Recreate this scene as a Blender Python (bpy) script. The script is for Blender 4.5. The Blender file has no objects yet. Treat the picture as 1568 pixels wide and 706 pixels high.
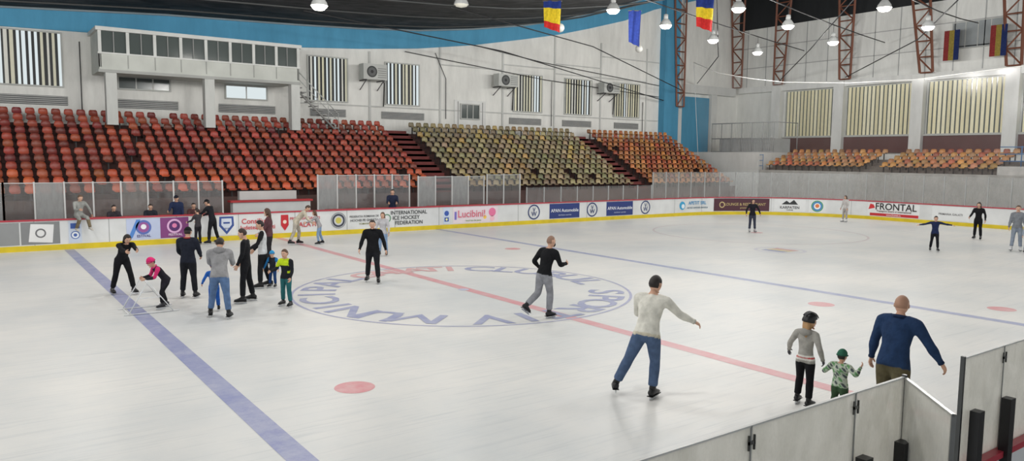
import bpy, math, random
import numpy as np
from mathutils import Vector, Matrix
random.seed(7); np.random.seed(7)
sc=bpy.context.scene
def lin(c):
    o=[]
    for v in c[:3]:
        v=v/255.0
        o.append(v/12.92 if v<=0.04045 else ((v+0.055)/1.055)**2.4)
    return (o[0],o[1],o[2],1.0)
# ------------------------------------------------------------------ materials
def newmat(name):
    m=bpy.data.materials.new(name); m.use_nodes=True
    n=m.node_tree.nodes; l=m.node_tree.links
    for x in list(n): n.remove(x)
    o=n.new('ShaderNodeOutputMaterial')
    return m,n,l,o
def colmat(name,rough=.6,vary=.12,scale=3.0,bump=0.0,bscale=20,metal=0.0,spec=.4):
    m,n,l,o=newmat(name)
    b=n.new('ShaderNodeBsdfPrincipled'); a=n.new('ShaderNodeAttribute'); a.attribute_name='Col'
    t=n.new('ShaderNodeTexCoord'); ns=n.new('ShaderNodeTexNoise'); ns.inputs['Scale'].default_value=scale; ns.inputs['Detail'].default_value=5
    l.new(t.outputs['Object'],ns.inputs['Vector'])
    r=n.new('ShaderNodeMapRange'); r.inputs['From Min'].default_value=.3; r.inputs['From Max'].default_value=.7
    r.inputs['To Min'].default_value=1-vary; r.inputs['To Max'].default_value=1+vary*.3
    l.new(ns.outputs['Fac'],r.inputs['Value'])
    mx=n.new('ShaderNodeVectorMath'); mx.operation='SCALE'
    l.new(a.outputs['Color'],mx.inputs[0]); l.new(r.outputs[0],mx.inputs['Scale'])
    l.new(mx.outputs[0],b.inputs['Base Color'])
    b.inputs['Roughness'].default_value=rough; b.inputs['Metallic'].default_value=metal
    b.inputs['Specular IOR Level'].default_value=spec
    if bump>0:
        n2=n.new('ShaderNodeTexNoise'); n2.inputs['Scale'].default_value=bscale; n2.inputs['Detail'].default_value=3
        l.new(t.outputs['Object'],n2.inputs['Vector'])
        bp=n.new('ShaderNodeBump'); bp.inputs['Strength'].default_value=bump; bp.inputs['Distance'].default_value=.03
        l.new(n2.outputs['Fac'],bp.inputs['Height']); l.new(bp.outputs[0],b.inputs['Normal'])
    l.new(b.outputs[0],o.inputs[0]); return m
M={}
M['paint']=colmat('painted_surface',.6,.12,1.2)
M['flat']=colmat('matte_print',.5,.04,4)
M['cloth']=colmat('fabric',.9,.25,9,1.0,9,spec=.2)
M['skin']=colmat('skin_and_hair',.55,.06,20)
M['plastic']=colmat('moulded_plastic',.38,.15,2.5)
M['metal']=colmat('brushed_metal',.3,.1,8,metal=.8)
M['concrete']=colmat('concrete',.85,.25,2,.3,8)
def plaster():
    m,n,l,o=newmat('plaster_wall')
    b=n.new('ShaderNodeBsdfPrincipled'); a=n.new('ShaderNodeAttribute'); a.attribute_name='Col'
    t=n.new('ShaderNodeTexCoord'); mp=n.new('ShaderNodeMapping'); mp.inputs['Scale'].default_value=(.5,.5,.12)
    ns=n.new('ShaderNodeTexNoise'); ns.inputs['Scale'].default_value=3; ns.inputs['Detail'].default_value=8; ns.inputs['Roughness'].default_value=.7
    l.new(t.outputs['Object'],mp.inputs[0]); l.new(mp.outputs[0],ns.inputs['Vector'])
    r=n.new('ShaderNodeMapRange'); r.inputs['From Min'].default_value=.3; r.inputs['From Max'].default_value=.7; r.inputs['To Min'].default_value=.84; r.inputs['To Max'].default_value=1.04
    l.new(ns.outputs['Fac'],r.inputs['Value'])
    mx=n.new('ShaderNodeVectorMath'); mx.operation='SCALE'
    l.new(a.outputs['Color'],mx.inputs[0]); l.new(r.outputs[0],mx.inputs['Scale']); l.new(mx.outputs[0],b.inputs['Base Color'])
    b.inputs['Roughness'].default_value=.85; b.inputs['Specular IOR Level'].default_value=.2
    l.new(b.outputs[0],o.inputs[0]); return m
M['plaster']=plaster()
def ice(name,painted):
    m,n,l,o=newmat(name)
    b=n.new('ShaderNodeBsdfPrincipled'); t=n.new('ShaderNodeTexCoord')
    big=n.new('ShaderNodeTexNoise'); big.inputs['Scale'].default_value=.22; big.inputs['Detail'].default_value=7; big.inputs['Roughness'].default_value=.65
    l.new(t.outputs['Object'],big.inputs['Vector'])
    cr=n.new('ShaderNodeValToRGB'); cr.color_ramp.elements[0].position=.32; cr.color_ramp.elements[1].position=.62
    cr.color_ramp.elements[0].color=lin((198,202,203)); cr.color_ramp.elements[1].color=lin((219,218,214))
    l.new(big.outputs['Fac'],cr.inputs[0])
    prev=None
    for ang,sc_ in ((.35,(.35,9,1)),(1.15,(.3,11,1)),(-.5,(.4,8,1)),(2.2,(.5,12,1))):
        mp=n.new('ShaderNodeMapping'); mp.inputs['Rotation'].default_value=(0,0,ang); mp.inputs['Scale'].default_value=sc_
        dn=n.new('ShaderNodeTexNoise'); dn.inputs['Scale'].default_value=1.3; dn.inputs['Detail'].default_value=4; dn.inputs['Distortion'].default_value=.6
        l.new(t.outputs['Object'],mp.inputs[0]); l.new(mp.outputs[0],dn.inputs['Vector'])
        rr=n.new('ShaderNodeMapRange'); rr.inputs['From Min'].default_value=.60; rr.inputs['From Max'].default_value=.74
        l.new(dn.outputs['Fac'],rr.inputs['Value'])
        if prev is None: prev=rr.outputs[0]
        else:
            mm=n.new('ShaderNodeMath'); mm.operation='MAXIMUM'; l.new(prev,mm.inputs[0]); l.new(rr.outputs[0],mm.inputs[1]); prev=mm.outputs[0]
    sm=n.new('ShaderNodeMath'); sm.operation='MULTIPLY'; sm.inputs[1].default_value=.38; l.new(prev,sm.inputs[0])
    mix=n.new('ShaderNodeMix'); mix.data_type='RGBA'; mix.inputs['B'].default_value=lin((172,178,182))
    l.new(sm.outputs[0],mix.inputs['Factor']); l.new(cr.outputs[0],mix.inputs['A'])
    out=mix.outputs['Result']
    if painted:
        a=n.new('ShaderNodeAttribute'); a.attribute_name='Col'
        fn=n.new('ShaderNodeTexNoise'); fn.inputs['Scale'].default_value=2.2; fn.inputs['Detail'].default_value=8; fn.inputs['Roughness'].default_value=.75
        l.new(t.outputs['Object'],fn.inputs['Vector'])
        r2=n.new('ShaderNodeMapRange'); r2.inputs['From Min'].default_value=.3; r2.inputs['From Max'].default_value=.7; r2.inputs['To Min'].default_value=.95; r2.inputs['To Max'].default_value=.5
        l.new(fn.outputs['Fac'],r2.inputs['Value'])
        m2=n.new('ShaderNodeMix'); m2.data_type='RGBA'
        l.new(r2.outputs[0],m2.inputs['Factor']); l.new(out,m2.inputs['A']); l.new(a.outputs['Color'],m2.inputs['B']); out=m2.outputs['Result']
    l.new(out,b.inputs['Base Color'])
    r3=n.new('ShaderNodeMapRange'); r3.inputs['To Min'].default_value=.26; r3.inputs['To Max'].default_value=.48
    l.new(big.outputs['Fac'],r3.inputs['Value']); l.new(r3.outputs[0],b.inputs['Roughness'])
    b.inputs['IOR'].default_value=1.31; b.inputs['Specular IOR Level'].default_value=.5
    bp=n.new('ShaderNodeBump'); bp.inputs['Strength'].default_value=.12; bp.inputs['Distance'].default_value=.01
    l.new(prev,bp.inputs['Height']); l.new(bp.outputs[0],b.inputs['Normal'])
    l.new(b.outputs[0],o.inputs[0]); return m
M['ice']=ice('ice',False); M['icepaint']=ice('painted_ice_marking',True)
def glass(name,lo,hi,col,scale=(2,2,.5)):
    m,n,l,o=newmat(name)
    tr=n.new('ShaderNodeBsdfTransparent')
    d=n.new('ShaderNodeBsdfDiffuse'); d.inputs[0].default_value=lin(col); tl=n.new('ShaderNodeBsdfTranslucent'); tl.inputs[0].default_value=lin(col)
    gs=n.new('ShaderNodeBsdfGlossy'); gs.inputs['Roughness'].default_value=.15; gs.inputs[0].default_value=(.9,.9,.9,1)
    m1=n.new('ShaderNodeMixShader'); m1.inputs[0].default_value=.5; l.new(d.outputs[0],m1.inputs[1]); l.new(tl.outputs[0],m1.inputs[2])
    t=n.new('ShaderNodeTexCoord'); mp=n.new('ShaderNodeMapping'); mp.inputs['Scale'].default_value=scale
    ns=n.new('ShaderNodeTexNoise'); ns.inputs['Scale'].default_value=3.5; ns.inputs['Detail'].default_value=9; ns.inputs['Roughness'].default_value=.7
    l.new(t.outputs['Object'],mp.inputs[0]); l.new(mp.outputs[0],ns.inputs['Vector'])
    r=n.new('ShaderNodeMapRange'); r.inputs['From Min'].default_value=.32; r.inputs['From Max'].default_value=.68; r.inputs['To Min'].default_value=lo; r.inputs['To Max'].default_value=hi
    l.new(ns.outputs['Fac'],r.inputs['Value'])
    mx=n.new('ShaderNodeMixShader'); l.new(r.outputs[0],mx.inputs[0]); l.new(tr.outputs[0],mx.inputs[1]); l.new(m1.outputs[0],mx.inputs[2])
    m3=n.new('ShaderNodeMixShader'); m3.inputs[0].default_value=.05; l.new(mx.outputs[0],m3.inputs[1]); l.new(gs.outputs[0],m3.inputs[2]); l.new(m3.outputs[0],o.inputs[0]); return m
M['glass_near']=glass('scratched_plexiglass',.62,.95,(222,221,214),(2.2,2.2,.9))
M['glass_far']=glass('clear_plexiglass',.05,.16,(205,208,208))
M['glass_end']=glass('hazy_plexiglass',.14,.38,(205,207,205))
M['frost']=glass('frosted_panel',.5,.75,(200,203,203))
M['net']=glass('protective_netting',.03,.07,(215,218,220),(1,1,1))
def emit(name,c,s):
    m,n,l,o=newmat(name); e=n.new('ShaderNodeEmission'); e.inputs[0].default_value=lin(c); e.inputs[1].default_value=s; l.new(e.outputs[0],o.inputs[0]); return m
M['bulb']=emit('lamp_bulb',(255,250,238),16)
M['daylight']=emit('daylit_glazing',(220,230,232),1.0)
def dglass():
    m,n,l,o=newmat('dark_window_glass'); b=n.new('ShaderNodeBsdfPrincipled'); b.inputs['Base Color'].default_value=lin((78,86,84)); b.inputs['Roughness'].default_value=.12
    l.new(b.outputs[0],o.inputs[0]); return m
M['dglass']=dglass()
def roofm():
    m,n,l,o=newmat('dark_roof_membrane'); b=n.new('ShaderNodeBsdfPrincipled'); t=n.new('ShaderNodeTexCoord'); mp=n.new('ShaderNodeMapping'); mp.inputs['Scale'].default_value=(.35,1.2,1)
    ns=n.new('ShaderNodeTexNoise'); ns.inputs['Scale'].default_value=1.3; ns.inputs['Detail'].default_value=6; ns.inputs['Distortion'].default_value=1.5
    l.new(t.outputs['Object'],mp.inputs[0]); l.new(mp.outputs[0],ns.inputs['Vector'])
    cr=n.new('ShaderNodeValToRGB'); cr.color_ramp.elements[0].color=lin((20,22,24)); cr.color_ramp.elements[1].color=lin((70,71,72)); cr.color_ramp.elements[0].position=.4; cr.color_ramp.elements[1].position=.72
    l.new(ns.outputs['Fac'],cr.inputs[0]); l.new(cr.outputs[0],b.inputs['Base Color']); b.inputs['Roughness'].default_value=.8
    l.new(b.outputs[0],o.inputs[0]); return m
M['roof']=roofm()
# ------------------------------------------------------------------ mesh builder
class MB:
    def __init__(s): s.v=[];s.f=[];s.c=[];s.m=[];s.mats=[];s.smooth=[]
    def mi(s,k):
        if k not in s.mats: s.mats.append(k)
        return s.mats.index(k)
    def add(s,vs,fs,col,mat='paint',smooth=False,vcols=None):
        o=len(s.v); s.v.extend([tuple(x) for x in vs]); k=s.mi(mat)
        c=lin(col) if vcols is None else None
        for f in fs:
            s.f.append(tuple(i+o for i in f)); s.m.append(k); s.smooth.append(smooth)
            if vcols is None: s.c.append([c]*len(f))
            else: s.c.append([vcols[i] for i in f])
    def box(s,x0,x1,y0,y1,z0,z1,col,mat='paint'):
        vs=[(x,y,z) for x in (x0,x1) for y in (y0,y1) for z in (z0,z1)]
        s.add(vs,[(0,1,3,2),(4,6,7,5),(0,4,5,1),(2,3,7,6),(0,2,6,4),(1,5,7,3)],col,mat)
    def tube(s,pts,r,col,mat='paint',n=6,smooth=True,r2=None):
        pts=[Vector(p) for p in pts]; vs=[];fs=[]
        for i,p in enumerate(pts):
            if i==0: d=pts[1]-pts[0]
            elif i==len(pts)-1: d=pts[-1]-pts[-2]
            else: d=pts[i+1]-pts[i-1]
            d.normalize(); a=Vector((0,0,1)) if abs(d.z)<.9 else Vector((1,0,0))
            x=d.cross(a).normalized(); y=d.cross(x)
            rr=r if r2 is None else r+(r2-r)*i/(len(pts)-1)
            if isinstance(r,(list,tuple)): rr=r[i]
            for k in range(n):
                t=2*math.pi*k/n; vs.append(p+x*(math.cos(t)*rr)+y*(math.sin(t)*rr))
        for i in range(len(pts)-1):
            for k in range(n):
                a=i*n+k;b=i*n+(k+1)%n; fs.append((a,b,b+n,a+n))
        fs.append(tuple(range(n-1,-1,-1))); fs.append(tuple(range(len(vs)-n,len(vs))))
        s.add(vs,fs,col,mat,smooth)
    def lathe(s,c,prof,col,mat='paint',n=14,smooth=True):
        vs=[];fs=[]
        for (r,z) in prof:
            for k in range(n):
                t=2*math.pi*k/n; vs.append((c[0]+r*math.cos(t),c[1]+r*math.sin(t),c[2]+z))
        for i in range(len(prof)-1):
            for k in range(n):
                a=i*n+k;b=i*n+(k+1)%n; fs.append((a,b,b+n,a+n))
        s.add(vs,fs,col,mat,smooth)
    def sphere(s,c,r,col,mat='paint',seg=10,rings=7,X=None,Y=None,Z=None):
        X=X or Vector((1,0,0));Y=Y or Vector((0,1,0));Z=Z or Vector((0,0,1)); c=Vector(c)
        rx,ry,rz=(r,r,r) if not isinstance(r,tuple) else r
        vs=[];fs=[]
        for i in range(rings+1):
            ph=math.pi*i/rings
            for k in range(seg):
                t=2*math.pi*k/seg; vs.append(c+X*(rx*math.sin(ph)*math.cos(t))+Y*(ry*math.sin(ph)*math.sin(t))+Z*(rz*math.cos(ph)))
        for i in range(rings):
            for k in range(seg):
                a=i*seg+k;b=i*seg+(k+1)%seg; fs.append((a,a+seg,b+seg,b))
        s.add(vs,fs,col,mat,True)
    def build(s,name):
        me=bpy.data.meshes.new(name); me.from_pydata(s.v,[],s.f); me.update()
        for k in s.mats: me.materials.append(M[k])
        me.polygons.foreach_set('material_index',s.m); me.polygons.foreach_set('use_smooth',s.smooth)
        at=me.color_attributes.new('Col','FLOAT_COLOR','CORNER')
        flat=np.array([x for f in s.c for q in f for x in q],dtype=np.float32)
        at.data.foreach_set('color',flat)
        ob=bpy.data.objects.new(name,me); bpy.context.collection.objects.link(ob); return ob
_tc={}
def text(body,size=1.0,bold=0):
    key=(body,bold)
    if body=='M':
        v=[(-.42,-.35),(-.42,.35),(-.27,.35),(0,-.10),(.27,.35),(.42,.35),(.42,-.35),(.29,-.35),(.29,.15),(0,-.33),(-.29,.15),(-.29,-.35)]
        return [(x*size,y*size) for x,y in v],[(0,11,10,1),(1,10,2),(2,10,9,3),(3,9,8,4),(4,8,5),(5,8,7,6)]
    if key not in _tc:
        cu=bpy.data.curves.new('t','FONT'); cu.body=body; cu.align_x='CENTER'; cu.align_y='CENTER'; cu.resolution_u=3; cu.offset=bold
        ob=bpy.data.objects.new('t',cu); bpy.context.collection.objects.link(ob)
        dg=bpy.context.evaluated_depsgraph_get(); e=ob.evaluated_get(dg); me=e.to_mesh()
        _tc[key]=([(v.co.x,v.co.y) for v in me.vertices],[tuple(p.vertices) for p in me.polygons]); e.to_mesh_clear()
        bpy.data.objects.remove(ob); bpy.data.curves.remove(cu)
    v,f=_tc[key]
    return [(x*size,y*size) for x,y in v],f
# ------------------------------------------------------------------ camera
cd=bpy.data.cameras.new('camera'); cam=bpy.data.objects.new('camera',cd); bpy.context.collection.objects.link(cam)
cd.sensor_width=36; cd.lens=36*1163/1568; cd.clip_end=300
R=Matrix(((.8107,.0482,-.5835),(-.5853,.0839,-.8065),(.01009,.99535,.0962)))
q=R.to_quaternion().normalized()
cam.matrix_world=Matrix.Translation((0,0,3.55))@q.to_matrix().to_4x4()
sc.camera=cam
sc.view_settings.view_transform='Standard'; sc.view_settings.look='None'
# ------------------------------------------------------------------ rink path
YF=32.1; RC=8.0; XE=44.7; YN=2.7
def path(s,o=0.0):
    if s<XE-RC: return (s,YF+o)
    s2=s-(XE-RC)
    if s2<RC*math.pi/2:
        t=s2/RC; return (XE-RC+(RC+o)*math.sin(t),YF-RC+(RC+o)*math.cos(t))
    return (XE+o,YF-RC-(s2-RC*math.pi/2))
def samples(s0,s1,step=.4):
    n=max(1,int(math.ceil((s1-s0)/step))); return [s0+(s1-s0)*i/n for i in range(n+1)]
def pbox(mb,s0,s1,o0,o1,z0,z1,col,mat='paint'):
    S=samples(s0,s1); vs=[];fs=[]
    for s in S:
        a=path(s,o0);b=path(s,o1)
        vs+= [(a[0],a[1],z0),(b[0],b[1],z0),(b[0],b[1],z1),(a[0],a[1],z1)]
    for i in range(len(S)-1):
        k=i*4
        for j in range(4): fs.append((k+j,k+(j+1)%4,k+4+(j+1)%4,k+4+j))
    fs.append((0,1,2,3)); fs.append((len(vs)-1,len(vs)-2,len(vs)-3,len(vs)-4))
    mb.add(vs,fs,col,mat)
mb=MB()
pts=[path(s) for s in samples(-26,62,.5)]; pts=[(x,y) for x,y in pts if y>=YN]+[(XE,YN),(-26,YN)]
mb.add([(x,y,0) for x,y in pts],[tuple(range(len(pts)-1,-1,-1))],(230,232,232),'ice'); mb.build('ice_surface')
mb=MB(); mb.box(-30,60,-12,46,-.3,-.01,(110,108,105),'concrete'); mb.build('floor')
def strip(mb,x0,x1,y0,y1,col,z=.002): mb.add([(x0,y0,z),(x1,y0,z),(x1,y1,z),(x0,y1,z)],[(0,1,2,3)],col,'icepaint')
BL=(118,126,176); RD=(206,130,138)
for nm,x,w,c in (('blue_line',3.06,.32,BL),('blue_line',18.72,.30,(130,140,182)),('red_line',10.86,.30,RD)):
    m_=MB(); strip(m_,x-w/2,x+w/2,YN+.1,YF-.02,c); m_.build(nm)
def disc(mb,cx,cy,r,col,z=.002,n=32,r0=0):
    if r0==0: mb.add([(cx+r*math.cos(2*math.pi*k/n),cy+r*math.sin(2*math.pi*k/n),z) for k in range(n)],[tuple(range(n))],col,'icepaint')
    else:
        vs=[];fs=[]
        for k in range(n):
            t=2*math.pi*k/n
            vs+=[(cx+r0*math.cos(t),cy+r0*math.sin(t),z),(cx+r*math.cos(t),cy+r*math.sin(t),z)]
        for k in range(n):
            a=2*k;b=2*((k+1)%n); fs.append((a,a+1,b+1,b))
        mb.add(vs,fs,col,'icepaint')
for x,y in ((4.74,10.64),(17.09,10.53),(17.22,23.75),(20.3,7.75)):
    m_=MB(); disc(m_,x,y,.31,(206,118,126)); m_.build('faceoff_spot')
m_=MB(); disc(m_,31.3,22.9,5.0,(190,176,180),n=72,r0=4.9); disc(m_,31.3,22.9,.3,(206,140,145)); m_.build('faceoff_circle')
m_=MB()
disc(m_,26.0,17.9,1.0,(188,188,200),n=40,r0=.85)
for i,c in enumerate(((120,130,180),(205,186,120),(196,134,134))): strip(m_,25.45+i*.37,25.8+i*.37,17.4,18.4,c,.004)
m_.build('ice_logo')
CX,CY,CR=10.75,17.05,4.47
m_=MB(); disc(m_,CX,CY,CR,(138,142,184),n=96,r0=CR-.07,z=.0035); disc(m_,CX,CY,.15,(180,185,212),z=.0045)
def arc_text(body,a0,a1,rad,size,col):
    n=len(body)
    for i,ch in enumerate(body):
        if ch==' ': continue
        a=a0+(a1-a0)*(i+.5)/n
        v,f=text(ch,size,.018)
        r=Vector((math.cos(a),math.sin(a))); tt=Vector((math.sin(a),-math.cos(a)))
        m_.add([(CX+r.x*(rad+y)+tt.x*x*1.12,CY+r.y*(rad+y)+tt.y*x*1.12,.0045+.0012*(i%2)) for x,y in v],f,col,'icepaint')
va=math.atan2(CY,CX)
arc_text('CLUBUL SPORTIV MUNICIPAL',va-.02,va-.02-math.radians(302),3.76,1.3,(126,134,178))
arc_text('GALATI',va+math.radians(54),va+.04,3.76,1.26,(206,144,148))
m_.build('centre_circle_lettering')
# ------------------------------------------------------------------ boards
WB=(216,218,218)
mb=MB()
S0,S1=-10,63
pbox(mb,S0,S1,0,.1,0,1.1,WB); pbox(mb,S0,S1,-.02,0,0,.2,(214,190,40),'plastic'); pbox(mb,S0,S1,-.035,.13,1.08,1.135,(178,58,72),'plastic')
s=S0
while s<S1:
    pbox(mb,s,s+.02,-.006,0,.2,1.08,(150,152,152)); s+=2.4
mb.build('rink_boards')
def panel_glass(mb,s0,s1,z0,z1,step,mat,post=(170,172,172)):
    n=max(1,round((s1-s0)/step)); 
    for i in range(n):
        a=s0+(s1-s0)*i/n; b=s0+(s1-s0)*(i+1)/n
        pbox(mb,a+.03,b-.03,.045,.057,z0,z1,(200,200,200),mat)
        pbox(mb,a-.02,a+.02,.03,.09,z0,z1+.02,post)
    pbox(mb,s1-.02,s1+.02,.03,.09,z0,z1+.02,post)
mb=MB()
panel_glass(mb,24.2,33.6,1.135,1.95,1.2,'glass_far'); panel_glass(mb,33.7,62,1.135,2.72,1.15,'glass_end'); mb.build('rink_glass')
mb=MB()
for x0,x1 in ((-6,5.4),(6.3,14)):
    mb.box(x0,x1,YN-.1,YN,0,1.1,WB); mb.box(x0,x1,YN,YN+.02,0,.2,(214,190,40)); mb.box(x0,x1,YN-.13,YN+.035,1.08,1.135,(178,58,72),'plastic')
mb.build('rink_boards')
mb=MB()
def gl(x0,x1): 
    mb.box(x0+.008,x1-.008,YN-.056,YN-.044,1.135,2.01,(200,200,200),'glass_near')
xs=[-2.0,-.9,.25,1.4,2.53,3.64,4.75,5.4]
for a,b in zip(xs[:-1],xs[1:]): gl(a,b)
xs2=[6.3,7.04,8.2,9.4,10.6,11.8]
for a,b in zip(xs2[:-1],xs2[1:]): gl(a,b)
for x in xs[1:-1]+xs2[1:]:
    for ya,yb_ in ((YN-.068,YN-.058),(YN-.042,YN-.032)):
        mb.box(x-.03,x-.02,ya,yb_,1.87,1.96,(96,98,98),'metal'); mb.box(x+.02,x+.03,ya,yb_,1.87,1.96,(96,98,98),'metal'); mb.box(x-.03,x+.03,ya,yb_,1.905,1.925,(120,122,122),'metal')
    mb.box(x-.006,x+.006,YN-.06,YN-.04,1.135,2.012,(150,152,150),'plastic')
for a,b in ((-2,5.4),(6.3,11.8)):
    mb.box(a,b,YN-.06,YN-.04,2.008,2.018,(196,197,194),'plastic')
mb.box(5.385,5.41,YN-.065,YN-.035,1.13,2.03,(90,92,92),'metal'); mb.box(6.29,6.315,YN-.065,YN-.035,1.13,2.03,(90,92,92),'metal')
for x in (4.78,5.28,5.5,6.44,7.02,8.2,9.4,2.53,3.64):
    mb.box(x-.045,x+.045,YN-.16,YN-.085,1.0,1.585,(32,33,35),'plastic')
mb.build('plexiglass_barrier')
g=MB(); p0=Vector((5.4,YN-.05,0)); p1=Vector((4.83,2.06,0)); d=(p1-p0); n_=Vector((d.y,-d.x,0)).normalized()
def gbox(t0,t1,w,z0,z1,col,mat):
    a=p0+d*t0;b=p0+d*t1; o=n_*w
    vs=[a-o,b-o,b+o,a+o]; vs=[(q_.x,q_.y,z0) for q_ in vs]+[(q_.x,q_.y,z1) for q_ in vs]
    g.add(vs,[(3,2,1,0),(4,5,6,7),(0,1,5,4),(1,2,6,5),(2,3,7,6),(3,0,4,7)],col,mat)
gbox(.02,1,.04,.12,1.1,WB,'paint'); gbox(.02,1,.06,1.08,1.135,(178,58,72),'plastic'); gbox(.03,.99,.006,1.135,2.005,(200,200,200),'glass_near'); gbox(.02,1,.012,2.0,2.015,(190,192,190),'metal'); gbox(.985,1.0,.014,1.13,2.015,(150,152,152),'metal'); gbox(.45,.5,.02,.9,1.2,(120,120,120),'metal')
g.build('rink_gate')
# ------------------------------------------------------------------ banners
def smap(pts,s0,z0,o): 
    out=[]
    for x,z in pts:
        a=path(s0+x,o); out.append((a[0],a[1],z0+z))
    return out
def banner(s0,s1,bg,texts=(),shapes=(),z0=.24,z1=1.04):
    b=MB(); 
    if bg is not None: pbox(b,s0,s1,-.012,-.001,z0,z1,bg,'flat')
    for kind,cx,cz,r,col,*rest in shapes:
        n=20; o=-.016-.003*(rest[1] if len(rest)>1 else 0)
        if kind=='disc': b.add(smap([(r*math.cos(-2*math.pi*k/n)*1.0,r*math.sin(-2*math.pi*k/n)) for k in range(n)],cx,cz,o),[tuple(range(n))],col,'flat')
        if kind=='ring':
            vs=[];fs=[]
            for k in range(n):
                t=2*math.pi*k/n; vs+=[(r*math.cos(t),r*math.sin(t)),(r*rest[0]*math.cos(t),r*rest[0]*math.sin(t))]
            for k in range(n):
                a=2*k;c_=2*((k+1)%n); fs.append((a,a+1,c_+1,c_))
            b.add(smap(vs,cx,cz,o),fs,col,'flat')
        if kind=='rect':
            w,h_=r
            pbox(b,cx-w/2,cx+w/2,o-.002,o,cz-h_/2,cz+h_/2,col,'flat')
        if kind=='poly': b.add(smap(r,cx,cz,o),[tuple(range(len(r)))],col,'flat')
    for t,size,cx,cz,col in texts:
        v,f=text(t,size,.012); b.add(smap(v,cx,cz,-.03),f,col,'flat')
    b.build('advertising_banner')
W_=(222,224,224)
banner(-4,1.55,(140,142,143),[('crestal gala',.42,.0,.65,(215,215,215)),('www.crestalgala.ro',.16,.2,.38,(225,225,225))],[('poly',-2.2,.6,[(-.7,-.3),(.5,-.35),(.7,.3),(-.4,.35)],(120,122,124))])
banner(1.6,2.8,(128,130,131),[],[('poly',2.2,.64,[(-.38,-.3),(.36,-.36),(.42,.3),(-.3,.34)],(222,222,222)),('ring',2.2,.64,.17,(110,110,112),.7,1)])
banner(3.08,3.5,(196,206,222),[],[('rect',3.29,.86,(.3,.2),(60,90,160)),('disc',3.29,.52,.15,(70,100,170)),('ring',3.29,.52,.12,(230,235,240),.5,1)])
banner(5.0,6.2,(186,196,222),[('ESTIVAL',.14,5.6,.36,(70,60,120))],[('ring',5.6,.7,.28,(90,110,180),.72),('disc',5.6,.7,.2,(150,86,150)),('poly',5.15,.5,[(-.1,-.2),(.05,-.2),(.35,.5),(.2,.5)],(80,130,200)),('disc',5.6,.72,.1,(235,235,240),0,1)])
banner(6.2,7.25,(130,66,124),[('FESTIVAL',.13,6.75,.36,(240,220,240))],[('ring',6.72,.7,.28,(225,180,220),.75),('disc',6.72,.7,.19,(90,50,110)),('disc',6.72,.72,.09,(225,130,176),0,1)])
banner(8.35,9.1,W_,[('2018',.1,8.72,.5,(40,60,120))],[('poly',8.72,.64,[(-.28,.36),(.28,.36),(.3,-.02),(.0,-.38),(-.3,-.02)],(60,84,150)),('poly',8.72,.66,[(-.2,.26),(.2,.26),(.21,.0),(.0,-.26),(-.21,.0)],(210,218,232),0,1),('rect',8.72,.74,(.26,.07),(60,84,150),0,2)])
banner(9.15,10.95,None,[('Consiliul',.3,9.85,.76,(196,50,58)),('Judetean Galati',.24,10.0,.5,(196,50,58))])
banner(11.0,12.7,None,[('PRIMARIA GALATI',.17,12.05,.8,(190,50,58)),('GALATI',.3,12.05,.52,(190,50,58))],[('poly',11.15,.64,[(-.16,.34),(.16,.34),(.17,-.1),(0,-.34),(-.17,-.1)],(190,40,50)),('disc',11.15,.68,.08,(235,215,200),0,1)])
banner(13.2,15.7,None,[('FEDERATIA ROMANA DE',.13,14.85,.78,(60,62,66)),('HOCHEI PE GHEATA',.15,14.85,.6,(60,62,66)),('ROMANIA',.11,14.85,.44,(120,120,60))],[('ring',13.6,.64,.3,(60,64,80),.72),('disc',13.6,.64,.14,(200,190,90)),('ring',13.6,.64,.36,(120,124,130),.92)])
banner(15.9,18.35,None,[('INTERNATIONAL',.25,17.15,.88,(52,56,58)),('ICE HOCKEY',.25,17.0,.64,(52,56,58)),('FEDERATION',.25,17.15,.40,(52,56,58))],[('ring',16.0,.64,.2,(70,130,90),.8)])
banner(19.05,19.42,(200,212,228),[],[('disc',19.235,.76,.13,(60,90,170)),('rect',19.235,.46,(.24,.2),(50,80,160)),('disc',19.235,.46,.06,(230,230,160),0,1)])
banner(19.6,22.3,(226,214,220),[('Lucibini!',.5,20.7,.68,(214,110,130)),('locul tau de joaca',.13,20.8,.36,(110,150,80))],[('disc',21.95,.74,.22,(228,120,160)),('disc',21.95,.42,.14,(240,190,200)),('rect',19.75,.62,(.12,.4),(120,110,190)),('disc',21.5,.5,.1,(240,200,90))])
for s in (24.65,28.8,33.05):
    banner(s-.5,s+.5,None,[('V',.3,s,.76,(30,52,106)),('W',.34,s,.53,(30,52,106))],[('ring',s,.64,.4,(30,52,106),.84)])
for a,b_ in ((25.72,27.85),(29.9,32.0)):
    banner(a,b_,(44,60,118),[('APAN Automobile',.255,(a+b_)/2,.66,(228,232,240)),('distribuitor autorizat',.11,(a+b_)/2,.42,(180,190,215))])
banner(35.8,38.7,None,[('APETIT SRL',.3,37.6,.78,(60,140,190)),('servicii centrale termice',.18,37.6,.5,(80,110,130))],[('disc',36.3,.64,.26,(60,160,205)),('disc',36.36,.6,.14,(225,235,240),0,1)])
banner(38.95,42.7,(82,48,58),[('LOUNGE & RESTAURANT',.24,41.1,.66,(190,170,120)),('premium',.16,41.1,.44,(190,170,120))],[('ring',39.55,.64,.2,(200,180,130),.7)])
banner(43.0,44.9,W_,[('KARPATEN',.24,43.95,.5,(60,60,62)),('TURISM',.12,43.95,.34,(90,90,92))],[('poly',43.95,.7,[(-.5,0),(-.2,.24),(0,.1),(.25,.3),(.5,0)],(48,50,52))])
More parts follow.
